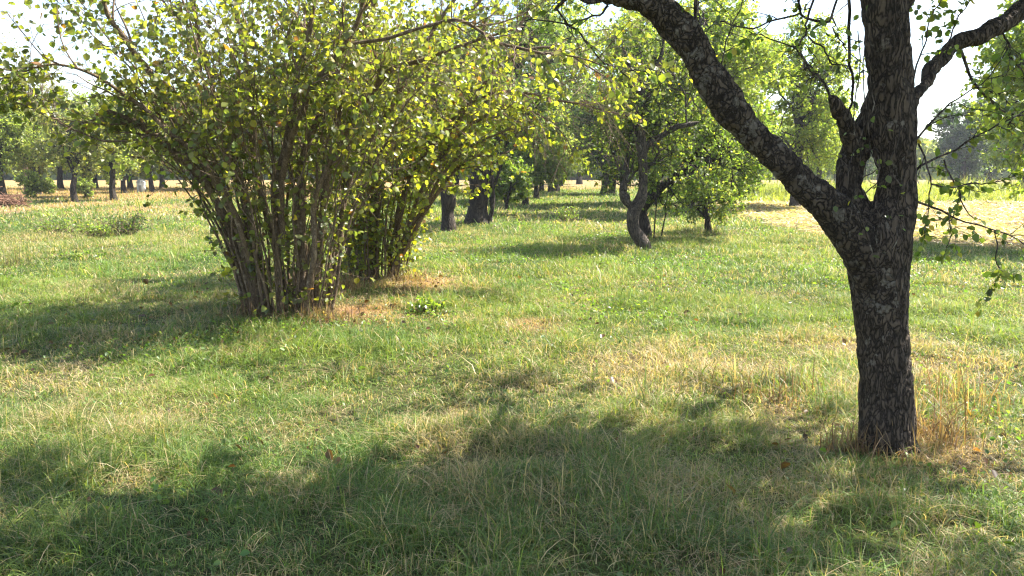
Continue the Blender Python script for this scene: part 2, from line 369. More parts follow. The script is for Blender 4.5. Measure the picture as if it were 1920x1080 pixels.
gb = merge4([grass_band(1.9, 5.0, 8200, .068, .0036, 4), grass_band(5.0, 10, 3600, .070, .0055, 3), grass_band(10, 20, 1150, .08, .0095, 2), grass_band(20, 62, 85, .11, .030, 2)])
tag(obj('grass', mesh('grass', gb[0], gb[1], gb[2], gb[3]), M_GRASS), 'sunlit and shaded meadow grass with straw coloured dry patches', 'grass', kind='stuff')
print('grass verts', len(gb[0]))

# mown hay litter lying on the strip at the right
def hay_litter():
    n = 42000; y = np.sqrt(rng.uniform(12.5 ** 2, 36 ** 2, n * 2)); x = rng.uniform(5.5, 30, n * 2)
    k = (fields(x, y)[2] > rng.uniform(.2, 1, n * 2)) & (x < .72 * y + 1.5); x = x[k]; y = y[k]; M = len(x)
    th = rng.uniform(0, 6.283, M); l_ = rng.uniform(.12, .38, M); z = gz(x, y) + rng.uniform(.02, .11, M) * (.5 + fb(x * 1.2, y * 1.2, 61))
    d = np.stack([np.cos(th), np.sin(th), rng.normal(0, .25, M)], 1) * (l_ / 2)[:, None]; s = np.stack([-np.sin(th), np.cos(th), rng.normal(0, .5, M)], 1) * .007 * (y / 16)[:, None]
    p = np.stack([x, y, z], 1); mid = p + np.stack([-np.sin(th), np.cos(th), 0 * th], 1) * (rng.normal(0, .2, M) * l_)[:, None]
    V = np.stack([p - d - s, p - d + s, mid + s, mid - s, p + d + s, p + d - s], 1)
    b = np.arange(M)[:, None] * 6; Q = np.concatenate([b + np.array([[0, 1, 2, 3]]), b + np.array([[3, 2, 4, 5]])])
    c = np.repeat(palette([[.40, .33, .20], [.30, .23, .13], [.52, .44, .30], [.24, .15, .08], [.16, .18, .06]], [4, 3, 2, 1.5, 2])(M), 6, 0)
    tag(obj('cut_hay', mesh('cut_hay', V.reshape(-1, 3), Q, col=c), M_GRASS), 'pale mown hay lying in a strip behind the forked tree', 'hay', kind='stuff')
hay_litter()

# ------------------------------------------------------------------ leaf palettes
QUINCE = palette([[.085, .100, .032], [.125, .140, .045], [.17, .18, .040], [.28, .27, .035], [.18, .09, .035]], [4, 5, 3.5, 1.2, .2])
QUINCEY = palette([[.10, .12, .030], [.15, .17, .04], [.22, .23, .035], [.33, .31, .035], [.22, .10, .04]], [3, 5, 4, 2.0, .35])
APPLE = palette([[.065, .095, .024], [.10, .135, .032], [.16, .19, .045], [.28, .24, .03]], [5, 4, 2, .3])
MIDG = palette([[.085, .125, .030], [.125, .18, .038], [.18, .22, .050]], [3, 4, 2])
PALEG = palette([[.14, .175, .06], [.19, .225, .07], [.24, .26, .085]], [3, 4, 2])
DARKP = palette([[.035, .06, .018], [.06, .095, .025], [.10, .14, .035]], [4, 4, 2])
BLUEG = palette([[.04, .065, .04], [.055, .085, .05]], [1, 1])

# ------------------------------------------------------------------ generic tree (local coordinates, base at origin)
def trunk_mesh(lines, sides=12, rough=.06, seed=1):
    """polylines [(P, R)] -> one mesh, surface made uneven"""
    parts = []
    for P, Rd in lines:
        V, Q = tubes(P[None], Rd[None], sides); c = np.repeat(P, sides, 0); o = V - c; r = np.linalg.norm(o, axis=1, keepdims=True)
        k = fb(V[:, 0] * 9 + V[:, 1] * 7, V[:, 2] * 4, seed, 3)[:, None] - .5
        parts.append((V + o * k * rough * 4, Q))
    return joinparts(parts)
def crown_tree(root, lines, cen, rad, n1, n2, n3, m, lsize, pal, bark, up1=.08, simple=True, leafmat_=None, twl=(.35, .7), low=.35, droop=.3, width=.42, tsides=12, brl=None, hole=.0):
    """lines: wooden skeleton in local coordinates; crown: ellipsoid cen, rad"""
    cen = np.array(cen, float); rad = np.array(rad, float)
    V, Q = trunk_mesh(lines, tsides, seed=int(rng.integers(1000)))
    obj('trunk', mesh('trunk', V, Q, smooth=True), bark, root)
    K = 9
    # limbs: from the upper skeleton out to targets in the crown
    Ps = []; Rs = []
    for i in range(n1):
        P, Rd = lines[rng.integers(len(lines))] if i >= len(lines) else lines[i]
        t = rng.uniform(low, 1.0); j = int(t * (len(P) - 1)); a = P[j]
        v = nrm(rng.normal(size=3)); tgt = cen + v * rad * rng.uniform(.45, .95) ** .7
        dirn = nrm(tgt - a); midp = (a + tgt) / 2 + np.array([0, 0, .15 * np.linalg.norm(tgt - a)]) + rng.normal(size=3) * .08 * np.linalg.norm(tgt - a)
        Pl, Rl = spline(np.array([a, midp, tgt]), np.array([max(Rd[j] * .45, .02), max(Rd[j] * .25, .015), .008]), K)
        Ps.append(wob(Pl, .05 * np.linalg.norm(tgt - a), int(rng.integers(9999)), 1.5)); Rs.append(Rl)
    P1 = np.array(Ps); R1 = np.array(Rs)
    mr = rad.mean(); brl = brl or (.35 * mr, .7 * mr)
    P2, R2 = spawn(P1, R1, n2, .2, 1, brl[0], brl[1], 48, up=up1, K=6, wig=.22, tip=.004, out=cen, outw=.25)
    P3, R3 = spawn(P2, R2, n3, .15, 1, twl[0], twl[1], 45, up=0, K=4, wig=.25, tip=.002, out=cen, outw=.2)
    V, Q = joinparts([tubes(P1, R1, 7), tubes(P2, R2, 5), tubes(P3, np.maximum(R3, .002), 3)])
    obj('branches', mesh('branches', V, Q, smooth=True), bark, root)
    V, Q, C = leaves(P3, R3, m, lsize, pal, simple=simple, droop=droop, width=width)
    obj('foliage', mesh('foliage', V, Q, col=C), leafmat_ or M_LEAF_FAR, root)
    return root
def simple_trunk(h, r0, r1, lean=(0, 0), K=14, w=.06, flare=1.35):
    z = np.linspace(-.06, h, K); t = np.linspace(0, 1, K)
    P = np.stack([lean[0] * t ** 1.3, lean[1] * t, z], 1); P = wob(P, w, int(rng.integers(9999)), 1.0); P[0, :2] = 0
    Rr = r0 * (1 - t) + r1 * t; Rr[0] *= flare; Rr[1] *= 1 + (flare - 1) * .35
    return P, Rr
def gpt(u, v):
    g = ground(u, v); return (float(g[0]), float(g[1]), float(gz(g[0], g[1])))
def loc3(u, Y):
    g = (u - 960) / FPX * Y; return (float(g), float(Y), float(gz(g, Y)) * (1 if Y < 40 else 0))

#================================================================== THE FORKED TREE AT THE RIGHT
D0 = 4.15
base0 = at(1662, 838, D0)
T0 = thing('apple_tree', 'large forked fruit tree with flaking dark bark and a limb arching over the meadow', 'tree', tuple(base0))
def rel(pl): P, Rr = pl; return P - base0, Rr
trunk_l = rel(pline([(1665, 866, 158), (1664, 838, 128), (1662, 800, 106), (1661, 700, 98), (1656, 610, 101), (1650, 540, 108), (1644, 480, 122), (1650, 440, 118), (1674, 390, 84), (1682, 335, 66), (1678, 260, 82), (1672, 190, 86), (1665, 110, 86), (1656, 0, 84), (1648, -90, 82), (1630, -240, 70), (1640, -420, 55)], D0))
mid_l = rel(pline([(1645, 530, 70, 4.15), (1622, 460, 82, 4.17), (1602, 405, 70, 4.2), (1592, 345, 52, 4.25), (1604, 280, 52, 4.28), (1632, 225, 52, 4.26), (1655, 150, 40, 4.2)], D0))
limb_l = rel(pline([(1648, 560, 60), (1625, 490, 84), (1590, 430, 82), (1545, 380, 68), (1500, 335, 62), (1450, 290, 60), (1410, 252, 62), (1375, 215, 66), (1345, 165, 64), (1318, 115, 62), (1290, 68, 64), (1255, 36, 60), (1210, 8, 54), (1150, -12, 48), (1080, -60, 40), (1000, -150, 32), (930, -280, 22)], 4.1))
right_l = rel(pline([(1680, 240, 40, 4.15), (1708, 192, 26, 4.2), (1735, 150, 22, 4.3), (1765, 112, 26, 4.4), (1800, 85, 30, 4.5), (1850, 58, 32, 4.6), (1900, 30, 33, 4.7), (1960, 0, 30, 4.8), (2060, -80, 24, 4.9), (2150, -200, 18, 5)], 4.15))
stub_l = rel(pline([(1612, 300, 40, 4.25), (1596, 255, 36, 4.2), (1580, 222, 28, 4.15), (1566, 196, 24, 4.12), (1560, 184, 17, 4.1)], 4.2))
SKL = []
for k, (pl, nm, amp) in enumerate([(trunk_l, 'trunk', .006), (mid_l, 'trunk', .008), (limb_l, 'limb', .012), (right_l, 'side_limb', .02), (stub_l, 'trunk', .006)]):
    P, Rr = spline(pl[0], pl[1] * .93, 60); P = wob(P, amp, 10 + k, 3.0); SKL.append((P, Rr, nm))
def remesh_wood(lines, voxel, root, mats):
    parts = []
    for P, Rr, nm in lines:
        V, Q = tubes(P[None], Rr[None], 20); n0 = len(V)
        V = np.concatenate([V, P[:1], P[-1:]])
        caps = []
        for s in range(20):
            caps.append([n0, (s + 1) % 20, s, s]); b = (len(P) - 1) * 20; caps.append([n0 + 1, b + s, b + (s + 1) % 20, b + (s + 1) % 20])
        parts.append((V, Q, np.array(caps)[:, :3]))
    V = []; Q = []; T = []; n = 0
    for v, q, t in parts: V.append(v); Q.append(q + n); T.append(t + n); n += len(v)
    me = mesh('wood', np.concatenate(V), np.concatenate(Q), np.concatenate(T)); tmp = obj('wood', me)
    md = tmp.modifiers.new('r', 'REMESH'); md.mode = 'VOXEL'; md.voxel_size = voxel
    ms = tmp.modifiers.new('s', 'SMOOTH'); ms.iterations = 6; ms.factor = .6
    dg = bpy.context.evaluated_depsgraph_get(); ev = tmp.evaluated_get(dg); m2 = bpy.data.meshes.new_from_object(ev)
    nv = len(m2.vertices); co = np.empty(nv * 3, np.float32); m2.vertices.foreach_get('co', co); co = co.reshape(-1, 3).astype(float)
    no = np.empty(nv * 3, np.float32); m2.vertices.foreach_get('normal', no); no = no.reshape(-1, 3).astype(float)
    nf = len(m2.polygons); lv = np.empty(len(m2.loops), np.int32); m2.loops.foreach_get('vertex_index', lv)
    F = lv.reshape(-1, 4)
    bpy.data.objects.remove(tmp)
    # nearest skeleton point decides the part
    best = np.full(nv, 1e9); lab = np.zeros(nv, int); names = sorted(set(l[2] for l in lines), key=lambda s: s != 'trunk')
    u = np.zeros(nv)
    for P, Rr, nm in lines:
        for i in range(0, len(P)):
            d = np.linalg.norm(co - P[i], axis=1) - Rr[i] * (.55 if nm == 'trunk' else .55)
            k = d < best; best[k] = d[k]; lab[k] = names.index(nm)
    a = np.arctan2(co[:, 1], co[:, 0] + .0); x, y, z = co.T
    # plates and ridges of bark
    s1 = fb(x * 26 + y * 11, z * 9 + y * 6, 71, 3); s2 = fb(x * 60 + y * 44, z * 26 - y * 30, 72, 2); s3 = fb(x * 6 + y * 5, z * 3.5, 73, 2)
    rid = np.abs(s1 - .5) * 2
    co = co + no * ((.011 * (np.minimum(rid, .35) / .35 - .6)) + .006 * (s2 - .5) + .03 * (s3 - .5))[:, None]
    fl = lab[F[:, 0]]
    for k, nm in enumerate(names):
        f = F[fl == k]; used, inv = np.unique(f, return_inverse=True)
        obj(nm, mesh(nm, co[used], inv.reshape(-1, 4), smooth=True), mats[nm], root)
remesh_wood(SKL, .010, T0, {'trunk': M_BARK, 'limb': M_BARK_LIMB, 'side_limb': M_BARK})

# crown of the forked tree: mostly above the picture, it shades the foreground
def stack(lines): return np.array([l[0] for l in lines]), np.array([l[1] for l in lines])
topP, topR = [], []
def add_line(pts, r0, r1, K=60, w=.05, seed=0):
    P, Rr = spline(np.array(pts, float), np.linspace(r0, r1, len(pts)), K); topP.append(wob(P, w, seed, 2)); topR.append(Rr)
tp = SKL[0][0][-1]; lp = SKL[2][0][-1]; lm = SKL[2][0][46]; rp = SKL[3][0][-1]
tb = SKL[0][0][50]
# local targets in metres from the trunk base
add_line([tb, tb + [-.5, -.3, .7], tb + [-1.1, -.7, 1.2], tb + [-1.8, -1.0, 1.5]], .07, .015, seed=1)
add_line([tb, tb + [.5, .2, .7], tb + [1.2, .3, 1.1], tb + [1.9, .2, 1.3]], .07, .015, seed=2)
add_line([tp, tp + [.1, .1, .4], tp + [-.1, .0, .9], tp + [-.2, -.2, 1.3]], .06, .012, seed=3)
add_line([tb, tb + [0, -.5, .5], tb + [.1, -1.2, .9], tb + [.2, -1.9, 1.2]], .06, .012, seed=4)
add_line([lm, lm + [-.4, -.3, .6], lm + [-.7, -.7, 1.1], lm + [-1.2, -1.0, 1.4]], .045, .01, seed=5)
add_line([lp, lp + [-.4, 0, .2], lp + [-.9, -.1, .3], lp + [-1.4, -.2, .2]], .03, .008, seed=6)
add_line([lm, lm + [-.1, .2, .6], lm + [-.5, .3, 1.2], lm + [-.7, .2, 1.7]], .04, .01, seed=7)
add_line([rp, rp + [.2, .1, .3], rp + [.5, .1, .5], rp + [.9, .0, .6]], .02, .008, seed=8)
add_line([tb, tb + [.1, .5, .5], tb + [.4, 1.3, .8], tb + [.6, 2.3, 1.0]], .05, .012, seed=9)
add_line([tb, tb + [.6, -.6, .4], tb + [1.3, -1.4, .8], tb + [2.0, -2.2, 1.0]], .06, .012, seed=10)
add_line([tb, tb + [-.2, -.6, .4], tb + [-.7, -1.5, .8], tb + [-1.0, -2.4, 1.0]], .06, .012, seed=11)
add_line([tb, tb + [.8, -.1, .4], tb + [1.8, -.5, .8], tb + [2.9, -.9, 1.0]], .06, .012, seed=12)
add_line([tb, tb + [.6, .5, .4], tb + [1.4, 1.2, .8], tb + [2.1, 1.9, 1.0]], .05, .012, seed=13)
for q in range(15):
    v = nrm(rng.normal(size=3)) * rng.uniform(0, 1) ** .4
    tg = np.array([2.75, 4.75, 4.05]) + v * [2.9, 1.45, .75] - base0
    a0 = SKL[0][0][rng.integers(46, 59)]; md = (a0 + tg) / 2 + [0, 0, .25]; add_line([a0, md, tg], .045, .01, seed=30 + q)
P1 = np.array(topP); R1 = np.array(topR)
P2, R2 = spawn(P1, R1, 13, .25, 1, .5, 1.2, 45, up=.06, K=7, wig=.22, tip=.004)
P3, R3 = spawn(P2, R2, 7, .2, 1, .25, .6, 45, up=.0, K=5, wig=.25, tip=.002)
V, Q = joinparts([tubes(P1, R1, 8), tubes(P2, R2, 5), tubes(P3, R3, 4)])
obj('branches', mesh('branches', V, Q, smooth=True), M_BARK, T0)
Vc, Qc, Cc = leaves(P3, R3, 10, .062, APPLE, width=.36)
kl = Vc.reshape(-1, 6, 3)[:, 0] + base0; kp = ~((kl[:, 1] < 3.6) & (kl[:, 2] < 2.75)); kn = int(kp.sum())   # no shoots hang down at head height on the open side
Vc = Vc.reshape(-1, 6, 3)[kp].reshape(-1, 3); Cc = Cc.reshape(-1, 6, 3)[kp].reshape(-1, 3); bq = np.arange(kn)[:, None] * 6
LV = [(Vc, np.concatenate([bq + np.array([[0, 1, 2, 3]]), bq + np.array([[0, 3, 4, 5]])]), Cc)]

# twigs that can be seen: hanging right of the trunk, between the limbs and from the top edge
tw = []
def tline(pts, Y, seed=0, amp=.012):
    P, Rr = rel(pline([(p[0], p[1], p[2] * .72, Y + (p[3] if len(p) > 3 else 0)) for p in pts], Y)); P, Rr = spline(P, Rr, 14); tw.append((wob(P, amp, seed, 2), Rr))
tline([(1712, 375, 7), (1770, 400, 5), (1850, 425, 4), (1920, 460, 3), (1990, 490, 2)], 4.1, 21)
tline([(1706, 330, 8), (1745, 300, 6), (1800, 275, 5), (1870, 235, 4), (1930, 200, 3)], 4.2, 22)
tline([(1710, 270, 6), (1760, 215, 5), (1800, 180, 4), (1850, 150, 3), (1890, 90, 2)], 4.1, 23)
tline([(1716, 190, 6), (1722, 260, 5), (1740, 320, 4), (1745, 380, 3), (1730, 440, 2)], 4.15, 24)
tline([(1800, 90, 9), (1820, 140, 7), (1850, 185, 6), (1888, 210, 5), (1935, 215, 4)], 4.5, 25)
tline([(1850, 165, 6), (1885, 190, 5), (1889, 235, 4)], 4.5, 26)
tline([(1770, 300, 4), (1790, 345, 4), (1815, 395, 3), (1845, 420, 2.4)], 4.1, 27)
tline([(1866, 432, 3), (1868, 470, 3), (1874, 505, 2.4), (1868, 535, 2)], 4.05, 28)
tline([(1776, 398, 3), (1784, 430, 2.5), (1776, 465, 2)], 4.05, 29)
tline([(1745, 345, 5), (1800, 350, 4), (1860, 340, 3.4), (1930, 330, 3)], 4.0, 30)
tline([(1880, 60, 5), (1900, 110, 4), (1925, 150, 3)], 4.6, 37)
tline([(1750, 140, 5), (1775, 80, 4), (1800, 30, 3), (1830, -20, 2.5)], 4.3, 38)
tline([(1712, 150, 5), (1730, 90, 4), (1745, 40, 3), (1770, -20, 3)], 4.2, 39)
# sky window left of the trunk
tline([(1590, -30, 8), (1592, 60, 8), (1596, 130, 7), (1597, 190, 6), (1590, 215, 6)], 4.3, 31)
tline([(1560, 190, 7), (1540, 150, 6), (1510, 115, 5), (1490, 95, 4), (1440, 70, 3), (1400, 55, 2)], 4.15, 32)
tline([(1575, -20, 7), (1560, 30, 6), (1535, 43, 7), (1505, 25, 6), (1490, -20, 6)], 4.2, 33)
tline([(1560, 32, 4), (1572, 70, 3.4), (1590, 95, 3)], 4.2, 34)
tline([(1500, 25, 5), (1450, 42, 5), (1400, 50, 4), (1350, 45, 3), (1310, 60, 2.5)], 4.2, 35)
tline([(1530, -20, 6), (1515, 40, 5.5), (1500, 80, 5), (1490, 95, 4)], 4.2, 36)
tline([(1515, 68, 5), (1545, 95, 4.5), (1565, 120, 4), (1592, 126, 3)], 4.2, 40)
tline([(1500, 100, 5), (1522, 130, 4), (1516, 155, 3)], 4.2, 41)
tline([(1302, 62, 11), (1305, 20, 9), (1300, -30, 8)], 4.1, 42, .004)
tline([(1345, 150, 4), (1358, 90, 3.4), (1385, 20, 3), (1400, -30, 3)], 4.1, 43)
tline([(1150, -10, 14), (1110, 5, 13), (1075, -8, 10), (1040, 18, 8)], 4.1, 44, .004)
tline([(1043, 15, 6), (1080, 60, 5), (1130, 110, 4), (1180, 150, 3)], 4.2, 45)
tline([(1140, 10, 7), (1110, 35, 5), (1060, 42, 4), (985, 40, 3)], 4.1, 46)
TP = np.array([t[0] for t in tw]); TR = np.array([t[1] for t in tw])
P2b, R2b = spawn(TP, TR, 7, .1, 1, .10, .34, 50, up=-.02, K=6, wig=.3, tip=.0012, rmax=.003)
V, Q = joinparts([tubes(TP, TR, 6), tubes(P2b, R2b, 4)])
obj('twigs', mesh('twigs', V, Q, smooth=True), M_BARK_MID, T0)
LV.append(leaves(P2b[:7 * 13], R2b[:7 * 13], 6, .036, APPLE, width=.36, droop=.6)); LV.append(leaves(P2b[7 * 13:], R2b[7 * 13:], 3, .034, APPLE, width=.32, droop=.6))
LV.append(leaves(TP[:13], TR[:13], 8, .036, APPLE, width=.38, droop=.7))
def mergeL(LV):
    V = []; Q = []; C = []; n = 0
    for v, q, c in LV: V.append(v); Q.append(q + n); C.append(c); n += len(v)
    return np.concatenate(V), np.concatenate(Q), np.concatenate(C)
V, Q, C = mergeL(LV); obj('foliage', mesh('foliage', V, Q, col=C), M_LEAF, T0)

# the pale creeper in the fork
base_v = at(1600, 470, 4.0)
VN = thing('climbing_vine', 'thin pale vine winding up the fork of the large fruit tree', 'vine', tuple(base_v))
vl = []
for i, pts in enumerate([[(1650, 560), (1640, 480), (1615, 420), (1605, 360), (1612, 300), (1600, 240), (1612, 150), (1605, 60)], [(1640, 500), (1655, 430), (1640, 380), (1650, 320), (1625, 260), (1640, 190), (1622, 120)],
                         [(1590, 430), (1600, 380), (1590, 330), (1612, 260), (1625, 200), (1618, 120), (1632, 40)], [(1660, 520), (1640, 450), (1660, 400), (1690, 360), (1670, 300), (1690, 240)],
                         [(1600, 320), (1625, 330), (1650, 310), (1640, 280), (1612, 290)], [(1605, 395), (1625, 360), (1650, 340), (1665, 330)], [(1670, 470), (1690, 420), (1680, 380), (1700, 330)]]):
    P, Rr = pline([(a, b, 2.2) for a, b in pts], 3.93); P, Rr = spline(P - base_v, Rr, 24); vl.append((wob(P, .012, 60 + i, 3), Rr))
VP = np.array([v[0] for v in vl]); VR = np.array([v[1] for v in vl])
for i in range(len(vl)):
    V, Q = tubes(VP[i:i + 1], VR[i:i + 1], 5); obj('vine_stem', mesh('vine_stem', V, Q, smooth=True), M_BARK_MID, VN)
V2, R2v = spawn(VP, VR, 5, .1, 1, .05, .16, 60, K=5, wig=.35, tip=.001)
V, Q = tubes(V2, R2v, 4); obj('tendrils', mesh('tendrils', V, Q), M_BARK_MID, VN)
V, Q, C = leaves(V2, R2v, 1, .032, APPLE, width=.36); obj('foliage', mesh('foliage', V, Q, col=C), M_LEAF, VN)

#================================================================== THE MANY STEMMED SHRUBS
def shrub(name, label, c, keys, nproc, fan, Hmax, pal, twn, lsz, lean=(0, 0), spread=(.46, .34), seedo=0, mleaf=9, cat='shrub', lowm=6, tangle=(), ntan=10, kw_=.66, nlow=4):
    root = thing(name, label, cat, tuple(c))
    Ps = []; Rs = []
    for k, pts in enumerate(keys):
        P, Rr = pline([(a[0], a[1], a[2] * kw_, a[3]) for a in pts]); P, Rr = spline(P - c, Rr, 40); Ps.append(wob(P, .02, seedo + k, 2.2)); Rs.append(Rr)
    r = np.random.default_rng(seedo + 99)
    for k in range(nproc):
        a = r.uniform(0, 6.283); q = r.uniform(0, 1) ** .5
        b = np.array([math.cos(a) * q * spread[0], math.sin(a) * q * spread[1], -.05])
        o = np.array([math.cos(a), math.sin(a)]) * (q * fan * r.uniform(.6, 1.2)) + np.array(lean) + r.normal(size=2) * .15
        H = Hmax * r.uniform(.7, 1.1)
        t = np.linspace(0, 1, 7)[:, None]
        P = b + np.concatenate([o[None] * (.3 * t + .7 * t ** 1.8), H * (t - .12 * t ** 3)], 1)
        P += r.normal(size=P.shape) * .05 * t
        r0 = r.uniform(.007, .021)
        P, Rr = spline(P, r0 * (1 - .8 * np.linspace(0, 1, 7)), 40); Ps.append(wob(P, .03, seedo + 200 + k, 2.4)); Rs.append(Rr)
    P1 = np.array(Ps); R1 = np.array(Rs)
    for i in range(len(P1)):
        V, Q = tubes(P1[i:i + 1], R1[i:i + 1], 9); ctr = np.repeat(P1[i], 9, 0)
        k = fb(V[:, 0] * 40, V[:, 2] * 12, i, 2)[:, None]; V = ctr + (V - ctr) * (.8 + .4 * k)
        obj('stem', mesh('stem', V, Q, smooth=True), M_STEM, root)
    P2, R2 = spawn(P1, R1, twn[0], .36, 1, .5, 1.25, 38, up=.05, K=8, wig=.16, rr=.55, rmax=.014, tip=.003)
    P3, R3 = spawn(P2, R2, twn[1], .1, 1, .22, .55, 45, up=.0, K=6, wig=.2, rr=.6, rmax=.005, tip=.0016)
    P4, R4 = spawn(P3, R3, 1, .2, .9, .12, .3, 45, up=-.02, K=4, wig=.2, tip=.0012)
    P5, R5 = spawn(P1, R1, nlow, .04, .5, .15, .55, 55, up=.02, K=5, wig=.22, rr=.3, rmax=.005, tip=.0015)
    P6, R6 = spawn(P1[list(tangle)], R1[list(tangle)], ntan, .4, 1, .5, 1.5, 50, up=-.07, K=9, wig=.13, rr=.4, rmax=.006, tip=.0016)
    P7, R7 = spawn(P6, R6, 5, .15, .95, .2, .6, 35, up=-.05, K=6, wig=.15, rr=.6, rmax=.003, tip=.0012)
    V, Q = joinparts([tubes(P2, R2, 6), tubes(P3, R3, 4), tubes(P4, R4, 3), tubes(P5, R5, 4), tubes(P6, R6, 5), tubes(P7, R7, 3)])
    obj('branches', mesh('branches', V, Q, smooth=True), M_TWIG, root)
    nk = len(keys); PK, RK = spawn(P1[:nk], R1[:nk], 26, .45, 1, .2, .6, 50, up=-.04, K=6, wig=.2, rr=.4, rmax=.004, tip=.0014)
    V, Q = tubes(PK, RK, 4); obj('twigs', mesh('twigs', V, Q, smooth=True), M_TWIG, root)
    V, Q, C = mergeL([leaves(PK, RK, 6, lsz, pal, width=.40, droop=.7), leaves(P3, R3, mleaf, lsz, pal, width=.40, droop=.6), leaves(P4, R4, 2, lsz, pal, width=.44, droop=.5), leaves(P5, R5, lowm, lsz * 1.05, pal, width=.45, droop=.45)])
    obj('foliage', mesh('foliage', V, Q, col=C), M_LEAF, root); print(name, 'leaves', len(Q) // 2)
    return root
c1 = at(542, 588, 8.1)
keys1 = [
    [(462, 560, 24, 8.0), (432, 440, 22, 7.9), (380, 340, 22, 7.7), (330, 285, 22, 7.6), (285, 255, 20, 7.5), (245, 225, 16, 7.4), (200, 205, 12, 7.3)],
    [(480, 575, 24, 8.0), (445, 430, 20, 7.8), (380, 300, 20, 7.7), (322, 215, 18, 7.6), (282, 142, 17, 7.5), (245, 85, 15, 7.4), (205, 30, 13, 7.3), (180, -60, 10, 7.2)],
    [(490, 580, 20, 8.0), (440, 400, 15, 7.6), (372, 300, 14, 7.4), (310, 235, 13, 7.3), (250, 185, 12, 7.2), (180, 150, 9, 7.0), (110, 120, 7, 6.9), (30, 135, 4, 6.8), (-60, 160, 3, 6.7)],
    [(525, 585, 22, 7.9), (519, 470, 21, 7.9), (519, 356, 20, 7.9), (537, 267, 19, 7.8), (555, 154, 18, 7.8), (579, 77, 15, 7.8), (590, 0, 13, 7.8), (610, -120, 10, 7.8)],
    [(530, 460, 18, 7.9), (530, 330, 18, 7.8), (560, 220, 18, 7.6), (596, 154, 17, 7.4), (644, 89, 15, 7.3), (680, 0, 12, 7.2), (700, -90, 9, 7.1)],
    [(600, 150, 9, 7.4), (644, 92, 11, 7.3), (727, 68, 10, 7.1), (810, 45, 9, 6.9), (863, 42, 9, 6.8), (929, 77, 9, 6.7), (988, 92, 8, 6.6), (1070, 105, 6, 6.5), (1150, 135, 3, 6.4)],
    [(590, 580, 22, 8.2), (600, 440, 21, 8.2), (614, 332, 20, 8.1), (656, 237, 18, 8.0), (700, 170, 16, 7.9), (739, 128, 14, 7.8), (804, 107, 12, 7.7), (893, 74, 8, 7.6), (960, 60, 5, 7.5)],
    [(560, 590, 26, 8.1), (570, 470, 24, 8.1), (560, 330, 21, 8.1), (600, 220, 18, 8.1), (640, 120, 15, 8.1), (690, 30, 12, 8.1), (720, -80, 10, 8.1)],
    [(500, 590, 20, 8.2), (480, 440, 18, 8.3), (430, 300, 15, 8.3), (400, 170, 13, 8.3), (370, 60, 11, 8.3), (360, -60, 9, 8.3)],
    [(545, 590, 22, 8.3), (500, 400, 16, 8.4), (470, 260, 14, 8.4), (462, 110, 12, 8.4), (440, 0, 10, 8.4), (430, -90, 8, 8.4)],
    [(300, 250, 6, 7.4), (285, 252, 6, 7.3), (215, 268, 6, 7.1), (150, 245, 5, 7.0), (80, 215, 4, 6.9), (30, 190, 3, 6.8)],
    [(610, 575, 22, 8.3), (640, 430, 18, 8.4), (660, 330, 16, 8.4), (720, 220, 14, 8.4), (780, 120, 12, 8.4), (830, 30, 10, 8.4), (880, -40, 8, 8.4)],
    [(570, 585, 20, 7.9), (590, 480, 16, 7.8), (585, 380, 15, 7.8), (620, 300, 13, 7.7), (640, 200, 11, 7.6), (630, 100, 9, 7.6), (650, 0, 8, 7.6)],
]
shrub('multistem_shrub', 'big many stemmed shrub spreading from a tight clump of grey brown stems, nearest the middle', c1, keys1, 60, 1.6, 3.9, QUINCE, (6, 5), .054, seedo=300, mleaf=4, lowm=4, nlow=6, tangle=(5, 6, 8, 9), ntan=14)
c2 = at(705, 522, 10.9)
keys2 = [
    [(750, 500, 18, 10.8), (745, 420, 16, 10.8), (770, 340, 15, 10.7), (820, 260, 14, 10.6), (880, 190, 12, 10.5), (950, 170, 9, 10.3), (1050, 190, 6, 10.1), (1100, 200, 4, 10), (1190, 215, 3, 9.9)],
    [(700, 515, 20, 10.9), (700, 400, 18, 10.9), (730, 280, 16, 10.9), (770, 180, 14, 10.9), (830, 90, 12, 10.9), (900, 0, 10, 10.9)],
    [(660, 515, 18, 11), (650, 380, 16, 11), (665, 250, 15, 11.1), (690, 120, 13, 11.1), (700, 0, 11, 11.1)],
    [(735, 510, 16, 10.7), (770, 430, 13, 10.6), (800, 380, 11, 10.4), (830, 330, 9, 10.3), (890, 270, 7, 10.1), (960, 240, 4, 10)],
    [(745, 505, 14, 10.8), (775, 400, 12, 10.6), (830, 290, 11, 10.4), (900, 220, 9, 10.2), (970, 200, 7, 10), (1040, 240, 4, 9.9), (1075, 280, 3, 9.8)],
    [(730, 505, 14, 10.9), (790, 380, 13, 10.9), (850, 240, 12, 10.8), (930, 130, 10, 10.6), (1020, 90, 7, 10.4), (1100, 120, 5, 10.2), (1160, 165, 3, 10.1)],
    [(740, 505, 14, 10.7), (790, 410, 12, 10.5), (845, 330, 10, 10.3), (890, 290, 7, 10.2), (930, 300, 4, 10.1)],
    [(740, 505, 14, 11.1), (780, 400, 13, 11.3), (850, 260, 12, 11.4), (930, 120, 10, 11.4), (990, 20, 8, 11.4), (1050, -60, 6, 11.4)],
]
shrub('multistem_shrub', 'yellower many stemmed shrub just behind the big one, leaning over a dry orange patch', c2, keys2, 44, 1.35, 3.9, QUINCEY, (6, 5), .058, nlow=11, lean=(.2, 0), spread=(.45, .3), seedo=700, mleaf=6, tangle=(0, 1, 4, 5, 7), ntan=24)

